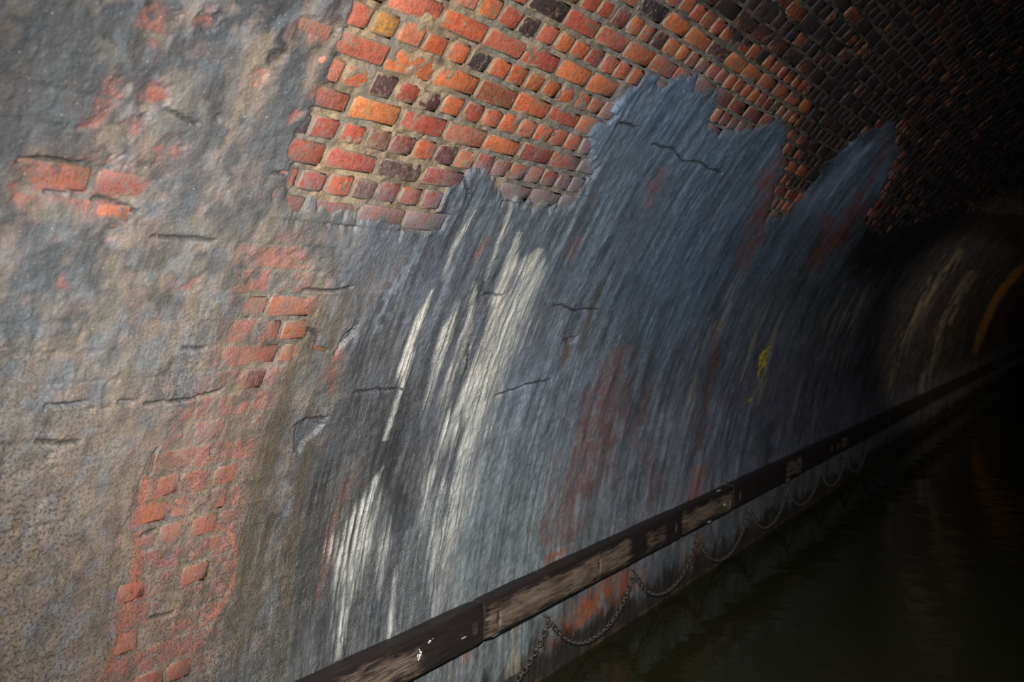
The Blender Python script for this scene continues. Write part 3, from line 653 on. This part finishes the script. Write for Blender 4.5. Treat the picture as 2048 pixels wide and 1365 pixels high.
def brick_mesh(name, ids):
    vs_, ls_, fs_, base, cc, so_, fc_, in_ = [], [], [], 0, [], [], [], []
    for bi in ids:
        sa, ta, ha, f, inner = brick_arrays(B[bi], int(bi) + 1000)
        in_.append(inner)
        fc_.append(np.stack([sample(q, sa, ta) for q in crust_col] + [np.ones(len(sa))], -1))
        x, y, z = on_wall(sa, ta, ha)
        vs_.append(np.stack([x, y, z], -1))
        ls_.append(np.stack([sa, ta], -1))
        fs_.append(f + base)
        base += len(sa)
        fl = sample(film_f, sa, ta)
        c4 = np.empty((len(sa), 4), np.float32)
        c4[:, :3] = cols_b[bi]
        c4[:, 3] = fl
        cc.append(c4)
        per = nrg.uniform(-0.38, 0.30)
        so_.append(np.clip(sample(soot, sa, ta) * (0.84 + per), 0, 1))
    V_ = np.concatenate(vs_).astype(np.float32)
    F_ = np.concatenate(fs_)
    me = bpy.data.meshes.new(name)
    me.vertices.add(len(V_))
    me.vertices.foreach_set('co', V_.reshape(-1))
    me.loops.add(F_.size)
    me.loops.foreach_set('vertex_index', F_.reshape(-1).astype(np.int32))
    me.polygons.add(len(F_))
    me.polygons.foreach_set('loop_start', np.arange(0, F_.size, 4, dtype=np.int32))
    nf = MU * MV
    per_brick = len(F_) // len(ids)
    me.polygons.foreach_set('use_smooth', (np.arange(len(F_)) % per_brick) < nf)
    me.update(calc_edges=True)
    a = me.attributes.new('stain', 'FLOAT_COLOR', 'POINT')
    a.data.foreach_set('color', np.concatenate(cc).reshape(-1))
    a = me.attributes.new('soot', 'FLOAT', 'POINT')
    a.data.foreach_set('value', np.concatenate(so_).astype(np.float32))
    a = me.attributes.new('film', 'FLOAT_COLOR', 'POINT')
    a.data.foreach_set('color', np.concatenate(fc_).astype(np.float32).reshape(-1))
    a = me.attributes.new('inner', 'FLOAT', 'POINT')
    a.data.foreach_set('value', np.concatenate(in_).astype(np.float32))
    set_uv(me, np.concatenate(ls_)[F_.reshape(-1)])
    me.materials.append(MAT_BRICK)
    return me


# the 300 bricks that show largest are separate parts, the rest one part
bx, by, bz = on_wall(0.5 * (B[:, 0] + B[:, 1]), 0.5 * (B[:, 2] + B[:, 3]))
rel = np.stack([bx - EYE.x, by - EYE.y, bz - EYE.z], -1)
fwd = np.array(FORWARD)
rgt = np.array((math.cos(YAW), math.sin(YAW), 0.0))
upv = np.cross(rgt, fwd)
dep = rel @ fwd
uu, vv = (rel @ rgt) / dep * 2000, (rel @ upv) / dep * 2000
th = 0.5 * (B[:, 2] + B[:, 3]) / RAD
cosi = np.abs(-rel[:, 0] * np.cos(th) + rel[:, 2] * np.sin(th)) / np.linalg.norm(rel, axis=1)
size = (B[:, 1] - B[:, 0]) * cosi / dep ** 2 * prob
size = np.where((dep > 0.3) & (np.abs(uu) < 1015) & (np.abs(vv) < 675), size, 0)
order = np.argsort(-size)
for bi in order[:300]:
    add_obj('brick', brick_mesh('brick', [bi]), wall_left)
add_obj('brickwork', brick_mesh('brickwork', order[300:]), wall_left, kind='stuff', label='remaining bricks of the vault')
print('bricks', len(B), 'grid', S.shape)

# ------------------------------------------------------------------ the other half of the vault, canal bed, water
def vault_material():
    m, nt, bs = new_mat('sooty_brick_vault')
    uv = node(nt, 'ShaderNodeUVMap', uv_map='wall_metres').outputs[0]
    br = node(nt, 'ShaderNodeTexBrick', {'Vector': uv, 'Color1': (0.16, 0.05, 0.03, 1), 'Color2': (0.05, 0.025, 0.02, 1),
                                         'Mortar': (0.09, 0.07, 0.05, 1), 'Scale': 1.0, 'Mortar Size': 0.005, 'Mortar Smooth': 0.3,
                                         'Brick Width': 0.225, 'Row Height': 0.0775})
    g = noise(nt, mapped(nt, uv, (9, 2, 1)), 1.0, 5, 0.6)
    c = mix(nt, ramp(nt, g, 0.4, 0.6), br.outputs['Color'], (0.05, 0.055, 0.06, 1))
    nt.links.new(c, bs.inputs['Base Color'])
    bs.inputs['Roughness'].default_value = 0.6
    b = node(nt, 'ShaderNodeBump', {'Height': br.outputs['Fac'], 'Strength': 0.6, 'Distance': -0.006})
    nt.links.new(b.outputs[0], bs.inputs['Normal'])
    return m


def grid_mesh(name, P, UV, mat):
    a, b = P.shape[:2]
    I, J = np.meshgrid(np.arange(a - 1), np.arange(b - 1), indexing='ij')
    q = np.stack([I * b + J, (I + 1) * b + J, (I + 1) * b + J + 1, I * b + J + 1], -1).reshape(-1, 4)
    me = bpy.data.meshes.new(name)
    me.from_pydata(P.reshape(-1, 3).tolist(), [], q.tolist())
    me.polygons.foreach_set('use_smooth', np.ones(len(q), bool))
    set_uv(me, UV.reshape(-1, 2)[q.reshape(-1)])
    me.materials.append(mat)
    return me


y_r = np.concatenate([np.arange(-2, 16, 0.25), np.arange(16, 49, 1.0)])
t_r = np.linspace(-0.45, RAD * math.pi / 2, 90)
YR, TR = np.meshgrid(y_r, t_r, indexing='ij')
bumpy = 0.012 * (fbm(YR * 5, TR * 3, 401) - 0.5)
P_r = np.stack([XC + (RAD - bumpy) * np.cos(TR / RAD), YR, (RAD - bumpy) * np.sin(TR / RAD)], -1)
add_obj('wall_right', grid_mesh('wall_right', P_r, np.stack([YR, TR], -1), vault_material()), None, kind='structure',
        label='far side of the brick tunnel vault across the canal', category='wall')

m, nt, bs = new_mat('canal_silt')
tc = node(nt, 'ShaderNodeTexCoord').outputs['Object']
c = mix(nt, noise(nt, tc, 3.0, 5), (0.03, 0.03, 0.018, 1), (0.07, 0.06, 0.035, 1))
nt.links.new(c, bs.inputs['Base Color'])
bs.inputs['Roughness'].default_value = 0.9
MAT_SILT = m
x_f = np.linspace(XC - RAD - 0.1, XC + RAD + 0.1, 40)
y_f = np.linspace(-2, 48, 120)
XF, YF = np.meshgrid(x_f, y_f, indexing='ij')
P_f = np.stack([XF, YF, -0.42 + 0.06 * (fbm(XF * 1.5, YF * 1.5, 411) - 0.5)], -1)
add_obj('floor', grid_mesh('floor', P_f, np.stack([XF, YF], -1), MAT_SILT), None, kind='structure',
        label='silted canal bed under the dark water', category='floor')

m, nt, bs = new_mat('canal_water')
tc = node(nt, 'ShaderNodeTexCoord').outputs['Object']
bs.inputs['Base Color'].default_value = (0.022, 0.022, 0.011, 1)
bs.inputs['Roughness'].default_value = 0.06
bs.inputs['IOR'].default_value = 1.333
rip = math_n(nt, 'ADD', noise(nt, mapped(nt, tc, (1.3, 2.6, 1)), 1.0, 3), math_n(nt, 'MULTIPLY', noise(nt, tc, 9.0, 2), 0.12))
b = node(nt, 'ShaderNodeBump', {'Height': rip, 'Strength': 0.22, 'Distance': 0.05})
nt.links.new(b.outputs[0], bs.inputs['Normal'])
MAT_WATER = m
XF, YF = np.meshgrid(np.linspace(XC - RAD - 0.02, XC + RAD + 0.02, 60), np.linspace(-2, 48, 240), indexing='ij')
P_f = np.stack([XF, YF, WATER_Z + 0.004 * (fbm(XF * 1.2, YF * 0.8, 421) - 0.5)], -1)
add_obj('canal_water', grid_mesh('canal_water', P_f, np.stack([XF, YF], -1), MAT_WATER), None, kind='stuff',
        label='still dark olive canal water reflecting the tunnel wall', category='water')


# ------------------------------------------------------------------ timber fender rail: one beam after another
def timber_material():
    m, nt, bs = new_mat('wet_timber')
    at = node(nt, 'ShaderNodeAttribute', attribute_name='dry').outputs['Fac']
    tc = node(nt, 'ShaderNodeTexCoord').outputs['Object']
    grain = noise(nt, mapped(nt, tc, (60, 5, 60)), 1.0, 5, 0.65, 0.8)
    grain = ramp(nt, grain, 0.18, 0.82)
    fine = noise(nt, mapped(nt, tc, (220, 14, 220)), 1.0, 3, 0.6)
    blot = noise(nt, mapped(nt, tc, (9, 4, 9)), 1.0, 4, 0.6)
    dark = mix(nt, grain, (0.009, 0.007, 0.007, 1), (0.030, 0.020, 0.017, 1))
    pale = mix(nt, grain, (0.075, 0.050, 0.037, 1), (0.27, 0.195, 0.145, 1))
    pale = mix(nt, math_n(nt, 'MULTIPLY', ramp(nt, fine, 0.52, 0.72), 0.5), pale, (0.05, 0.035, 0.03, 1))
    f = math_n(nt, 'ADD', at, math_n(nt, 'MULTIPLY', math_n(nt, 'SUBTRACT', math_n(nt, 'ADD', math_n(nt, 'MULTIPLY', blot, 0.65), math_n(nt, 'MULTIPLY', grain, 0.35)), 0.5), 1.5))
    ff = ramp(nt, f, 0.25, 0.85)
    c = mix(nt, ff, dark, pale)
    nt.links.new(c, bs.inputs['Base Color'])
    nt.links.new(node(nt, 'ShaderNodeMapRange', {'Value': ff, 'To Min': 0.60, 'To Max': 0.80}).outputs[0], bs.inputs['Roughness'])
    h_ = math_n(nt, 'ADD', grain, math_n(nt, 'MULTIPLY', fine, 0.5))
    b = node(nt, 'ShaderNodeBump', {'Height': h_, 'Strength': 0.6, 'Distance': 0.004})
    nt.links.new(b.outputs[0], bs.inputs['Normal'])
    return m


def plain_material(name, c1, c2, scale, rough, metal=0.0):
    m, nt, bs = new_mat(name)
    tc = node(nt, 'ShaderNodeTexCoord').outputs['Object']
    n = noise(nt, tc, scale, 4, 0.6)
    nt.links.new(mix(nt, ramp(nt, n, 0.35, 0.65), c1, c2), bs.inputs['Base Color'])
    bs.inputs['Roughness'].default_value = rough
    bs.inputs['Metallic'].default_value = metal
    b = node(nt, 'ShaderNodeBump', {'Height': n, 'Strength': 0.4, 'Distance': 0.003})
    nt.links.new(b.outputs[0], bs.inputs['Normal'])
    return m


MAT_TIMBER = timber_material()
MAT_BOLT = plain_material('wet_iron', (0.16, 0.125, 0.11, 1), (0.07, 0.045, 0.035, 1), 60, 0.4, 0.5)
MAT_CHAIN = plain_material('rusty_chain', (0.10, 0.10, 0.095, 1), (0.07, 0.040, 0.025, 1), 45, 0.5, 0.4)
MAT_LIME = plain_material('white_lime', (0.72, 0.72, 0.70, 1), (0.50, 0.50, 0.49, 1), 90, 0.7)

X_BACK, X_FRONT, Z_LOW, Z_TOP = -2.430, -2.362, 0.328, 0.508


def beam(y0, y1, dry_spans, holes, label, seed, dz=0.0, dx=0.0):
    """one rail timber; object origin at its near lower back corner"""
    r = random.Random(seed)
    L = y1 - y0
    n = max(6, min(60, int(L / 0.05)))
    zb, zt, xb, xf = Z_LOW + dz, Z_TOP + dz, X_BACK, X_FRONT + dx
    bev = 0.012
    sec = [(xb, zb), (xf - bev, zb), (xf - 0.003, zb + 0.004), (xf, zb + bev), (xf, zb + 0.06), (xf, zb + 0.12), (xf, zt - bev),
           (xf - 0.003, zt - 0.004), (xf - bev, zt), (xf - 0.045, zt), (xb, zt)]
    ns_ = np.array(sec)
    bm = bmesh.new()
    rings = []
    for i in range(n + 1):
        y = y0 + L * i / n
        e = 0.004 if i in (0, n) else 0.0
        ring = []
        for k, (x, z) in enumerate(sec):
            wob = 0.0035 * (float(vnoise(np.array([y * 7.0 + 3 * seed]), np.array([k * 1.3]), 500)[0]) - 0.5)
            cz = 0.5 * (zb + zt)
            ring.append(bm.verts.new((x - e * (x > xb) + wob * (k > 0) * (k < 10), y + (0.003 if i == 0 else -0.003 if i == n else 0),
                                      z + wob * 1.4 - e * (1 if z > cz else -1))))
        rings.append(ring)
    for i in range(n):
        for k in range(len(sec)):
            k2 = (k + 1) % len(sec)
            bm.faces.new((rings[i][k], rings[i][k2], rings[i + 1][k2], rings[i + 1][k]))
    bm.faces.new(rings[0][::-1])
    bm.faces.new(rings[-1])
    bmesh.ops.recalc_face_normals(bm, faces=bm.faces)
    me = bpy.data.meshes.new('fender_timber')
    bm.to_mesh(me)
    bm.free()
    o = add_obj('fender_timber', me, None, label=label, category='timber rail', group='timber beams of the fender rail')
    if holes:
        cut = bmesh.new()
        for hy, hz in holes:
            bmesh.ops.create_cone(cut, cap_ends=True, segments=20, radius1=0.5, radius2=0.5, depth=1.0,
                                  matrix=Matrix.Translation((xf, hy, zb + hz)) @ Matrix.Diagonal((0.050, 0.046, 0.080, 1)) @ Matrix.Rotation(math.pi / 2, 4, 'Y'))
        cm = bpy.data.meshes.new('cutter')
        cut.to_mesh(cm)
        cut.free()
        co = bpy.data.objects.new('cutter', cm)
        COL.objects.link(co)
        md = o.modifiers.new('holes', 'BOOLEAN')
        md.object = co
        md.operation = 'DIFFERENCE'
        md.solver = 'EXACT'
        dg = bpy.context.evaluated_depsgraph_get()
        new = bpy.data.meshes.new_from_object(o.evaluated_get(dg))
        o.modifiers.clear()
        o.data = new
        bpy.data.objects.remove(co, do_unlink=True)
        me = new
        me.name = 'fender_timber'
    co = np.empty(len(me.vertices) * 3, np.float32)
    me.vertices.foreach_get('co', co)
    co = co.reshape(-1, 3)
    # weathering: upper arris stays dark and wet, worn faces dry and pale; bolt recesses darker
    dry = np.zeros(len(co), np.float32)
    for a, b, v in dry_spans:
        dry = np.maximum(dry, v * smooth(a - 0.03, a + 0.03, co[:, 1]) * (1 - smooth(b - 0.06, b + 0.06, co[:, 1])))
    dry *= (co[:, 0] > xf - 0.012) * (1 - smooth(zt - 0.035, zt - 0.004, co[:, 2])) * smooth(zb + 0.002, zb + 0.02, co[:, 2])
    at = me.attributes.new('dry', 'FLOAT', 'POINT')
    at.data.foreach_set('value', dry)
    me.materials.clear()
    me.materials.append(MAT_TIMBER)
    for p in me.polygons:
        p.use_smooth = False
    # set the origin at the beam's base
    me.transform(Matrix.Translation((-xb, -y0, -zb)))
    o.location = (xb, y0, zb)
    for hy, hz in holes:
        bb = bmesh.new()
        bmesh.ops.create_cone(bb, cap_ends=True, segments=18, radius1=0.0215, radius2=0.0215, depth=0.006,
                              matrix=Matrix.Translation((0.003, 0, 0)) @ Matrix.Rotation(math.pi / 2, 4, 'Y'))
        bmesh.ops.create_cone(bb, cap_ends=True, segments=6, radius1=0.016, radius2=0.0145, depth=0.012,
                              matrix=Matrix.Translation((0.011, 0, 0)) @ Matrix.Rotation(math.pi / 2, 4, 'Y') @ Matrix.Rotation(r.uniform(0, 1), 4, 'Z'))
        bme = bpy.data.meshes.new('bolt')
        bb.to_mesh(bme)
        bb.free()
        bme.materials.append(MAT_BOLT)
        bo = add_obj('bolt', bme, o, label='iron bolt head in its recess')
        bo.location = (xf - 0.025 - xb, hy - y0, hz)
    return o


def splash(parent, y, z, wy, wz, seed, top=False):
    """a crusty white lime splash on a beam: a few low irregular lumps in one mesh"""
    r = random.Random(seed)
    bm = bmesh.new()
    for _ in range(max(8, int(26 * wy / 0.06))):
        m4 = Matrix.Translation((0, r.gauss(0, wy * 0.26), r.gauss(0, wz * 0.26))) @ Matrix.Diagonal((0.0025, r.uniform(0.05, 0.20) * wy, r.uniform(0.06, 0.22) * wz, 1)) @ Matrix.Rotation(r.uniform(0, 3), 4, 'X')
        g = bmesh.ops.create_icosphere(bm, subdivisions=1, radius=1.0, matrix=m4)
        for v in g['verts']:
            v.co.y += r.gauss(0, wy * 0.03)
            v.co.z += r.gauss(0, wz * 0.03)
    me = bpy.data.meshes.new('lime_splash')
    bm.to_mesh(me)
    bm.free()
    me.materials.append(MAT_LIME)
    o = add_obj('lime_splash', me, parent, label='crusty white lime splash')
    if top:
        o.rotation_euler = (0, -math.pi / 2, 0)
        o.location = (-2.385 - parent.location.x, y - parent.location.y, Z_TOP + 0.0005 - parent.location.z)
    else:
        o.location = (X_FRONT + 0.0005 - parent.location.x, y - parent.location.y, z - parent.location.z)
    return o


b1 = beam(1.25, 3.69, [(1.25, 3.24, 0.62)], [(3.615, 0.085), (1.5, 0.09)], 'nearest rail beam, its pale face turning black and wet before the joint', 1, 0.0, -0.004)
b2 = beam(3.69, 6.04, [(3.69, 5.25, 0.75), (5.44, 5.78, 0.50)], [(3.80, 0.075), (4.83, 0.085), (5.93, 0.085)], 'pale worn rail beam above the nearest full chain loop, with a dark wet band', 2, 0.004, 0.004)
b3 = beam(6.04, 7.07, [(6.04, 7.07, 0.72)], [(6.97, 0.06)], 'short pale rail beam beyond the two long near beams', 3, 0.0, 0.0)
b4 = beam(7.07, 10.16, [(8.41, 8.92, 0.66)], [(7.20, 0.08), (10.0, 0.09)], 'black wet rail beam with one pale patch, beyond the short pale beam', 4, 0.004, 0.003)
b5 = beam(10.16, 13.0, [(10.4, 10.75, 0.5)], [(10.30, 0.08)], 'dark rail beam far along the wall, beyond the black beam with a pale patch', 5, 0.0, -0.003)
beam(13.0, 16.2, [], [], 'very dark rail beam in the distance, second from the last visible', 6)
beam(16.2, 46.0, [], [], 'last rail beam visible before the tunnel goes black', 7, 0.003)
splash(b1, 3.20, 0.42, 0.030, 0.035, 21)
splash(b1, 3.27, 0.455, 0.030, 0.010, 22)
splash(b1, 3.52, 0.40, 0.030, 0.008, 23)
splash(b1, 2.58, 0.49, 0.030, 0.008, 24)
splash(b2, 4.12, 0, 0.07, 0.010, 25, True)
splash(b2, 4.62, 0.352, 0.075, 0.020, 26)
splash(b2, 3.78, 0.338, 0.05, 0.005, 27)
splash(b3, 6.86, 0.40, 0.045, 0.018, 28)
splash(b3, 6.80, 0, 0.07, 0.010, 29, True)
splash(b3, 6.55, 0.335, 0.06, 0.007, 30)
splash(b4, 8.45, 0.34, 0.10, 0.010, 31)
splash(b4, 9.75, 0.42, 0.05, 0.016, 32)


# ------------------------------------------------------------------ chains looped under the rail
def link_mesh():
    bm = bmesh.new()
    n, k = 16, 6
    rings = []
    for i in range(n):
        a = 2 * math.pi * i / n
        cy = 0.0105 * math.cos(a) + (0.010 if math.cos(a) > 0 else -0.010) * (abs(math.cos(a)) > 1e-6)
        cz = 0.0105 * math.sin(a)
        tang = Vector((0, -math.sin(a), math.cos(a)))
        out_v = Vector((0, math.cos(a), math.sin(a)))
        ring = []
        for j in range(k):
            b_ = 2 * math.pi * j / k
            off = out_v * (0.0042 * math.cos(b_)) + Vector((1, 0, 0)) * (0.0042 * math.sin(b_))
            ring.append(bm.verts.new(Vector((0, cy, cz)) + off))
        rings.append(ring)
    for i in range(n):
        for j in range(k):
            bm.faces.new((rings[i][j], rings[(i + 1) % n][j], rings[(i + 1) % n][(j + 1) % k], rings[i][(j + 1) % k]))
    bmesh.ops.recalc_face_normals(bm, faces=bm.faces)
    for f in bm.faces:
        f.smooth = True
    me = bpy.data.meshes.new('link')
    bm.to_mesh(me)
    bm.free()
    me.materials.append(MAT_CHAIN)
    return me


def staple_mesh():
    """an eye bolt let into the wall that carries the chain"""
    bm = bmesh.new()
    pts = [Vector((-0.07, 0, 0.0)), Vector((0.0, 0, 0.0)), Vector((0.012, 0, -0.006)), Vector((0.017, 0, -0.018)),
           Vector((0.012, 0, -0.030)), Vector((0, 0, -0.035)), Vector((-0.012, 0, -0.030)), Vector((-0.016, 0, -0.018)), Vector((-0.012, 0, -0.005))]
    prev = None
    for i, p in enumerate(pts):
        a = pts[max(0, i - 1)]
        b_ = pts[min(len(pts) - 1, i + 1)]
        d = (b_ - a).normalized()
        s_ = Vector((0, 1, 0))
        w = d.cross(s_).normalized()
        ring = [bm.verts.new(p + 0.0045 * (math.cos(q * math.pi / 3) * s_ + math.sin(q * math.pi / 3) * w)) for q in range(6)]
        if prev:
            for q in range(6):
                bm.faces.new((prev[q], prev[(q + 1) % 6], ring[(q + 1) % 6], ring[q]))
        else:
            bm.faces.new(ring[::-1])
        prev = ring
    bm.faces.new(prev)
    bmesh.ops.recalc_face_normals(bm, faces=bm.faces)
    me = bpy.data.meshes.new('eye_bolt')
    bm.to_mesh(me)
    bm.free()
    me.materials.append(MAT_CHAIN)
    return me


LINK = link_mesh()
STAPLE = staple_mesh()
CX = -2.413


def chain(y0, y1, z0, z1, sag, label, seed):
    root = bpy.data.objects.new('hanging_chain', None)
    COL.objects.link(root)
    root.empty_display_size = 0.05
    root.location = (CX, y0, z0)
    root['label'] = label
    root['category'] = 'chain'
    root['group'] = 'chain loops under the fender rail'
    st_ = add_obj('eye_bolt', STAPLE, root)
    st_.location = (0, 0, 0.018)
    # sample the catenary-like curve
    q = np.linspace(0, 1, 400)
    # a heavy loop: steep near the hooks, round at the bottom
    drop = 1 - np.abs(2 * q - 1) ** 2.3
    ys = (y1 - y0) * q
    zs = (z1 - z0) * q - sag * drop
    seg = np.hypot(np.diff(ys), np.diff(zs))
    cum = np.concatenate([[0], np.cumsum(seg)])
    npts = int(cum[-1] / 0.0285)
    r = random.Random(seed)
    for i in range(npts):
        d = (i + 0.5) * cum[-1] / npts
        y = float(np.interp(d, cum, ys))
        z = float(np.interp(d, cum, zs))
        ya, yb = float(np.interp(d - 0.012, cum, ys)), float(np.interp(d + 0.012, cum, ys))
        za, zb = float(np.interp(d - 0.012, cum, zs)), float(np.interp(d + 0.012, cum, zs))
        ang = math.atan2(zb - za, yb - ya)
        o = add_obj('link', LINK, root)
        roll = (math.pi / 2 if i % 2 else 0) + 0.5 + r.uniform(-0.25, 0.25)
        # +Y of the link along the chain
        o.matrix_local = (Matrix.Translation((r.uniform(-0.002, 0.002), y, z)) @ Matrix.Rotation(ang, 4, 'X') @ Matrix.Rotation(roll, 4, 'Y'))
    return root


HOOKS = [3.28, 4.37, 5.41, 6.46, 7.60, 8.66, 9.80, 10.86, 11.95]
NAMES = ['nearest chain under the rail, only its rising end visible at the lower edge',
         'nearest full rusty chain loop, hanging across the orange bricks',
         'second full chain loop from the front, across the grey wall',
         'third full chain loop from the front, dark against the wall',
         'fourth full chain loop from the front, below the black beam',
         'fifth chain loop from the front, under the pale patch on the black beam',
         'sixth chain loop from the front, faint in the dark',
         'last faint chain loop along the wall']
for i in range(8):
    chain(HOOKS[i], HOOKS[i + 1], 0.235, 0.235, 0.235 if i != 3 else 0.26, NAMES[i], 50 + i)
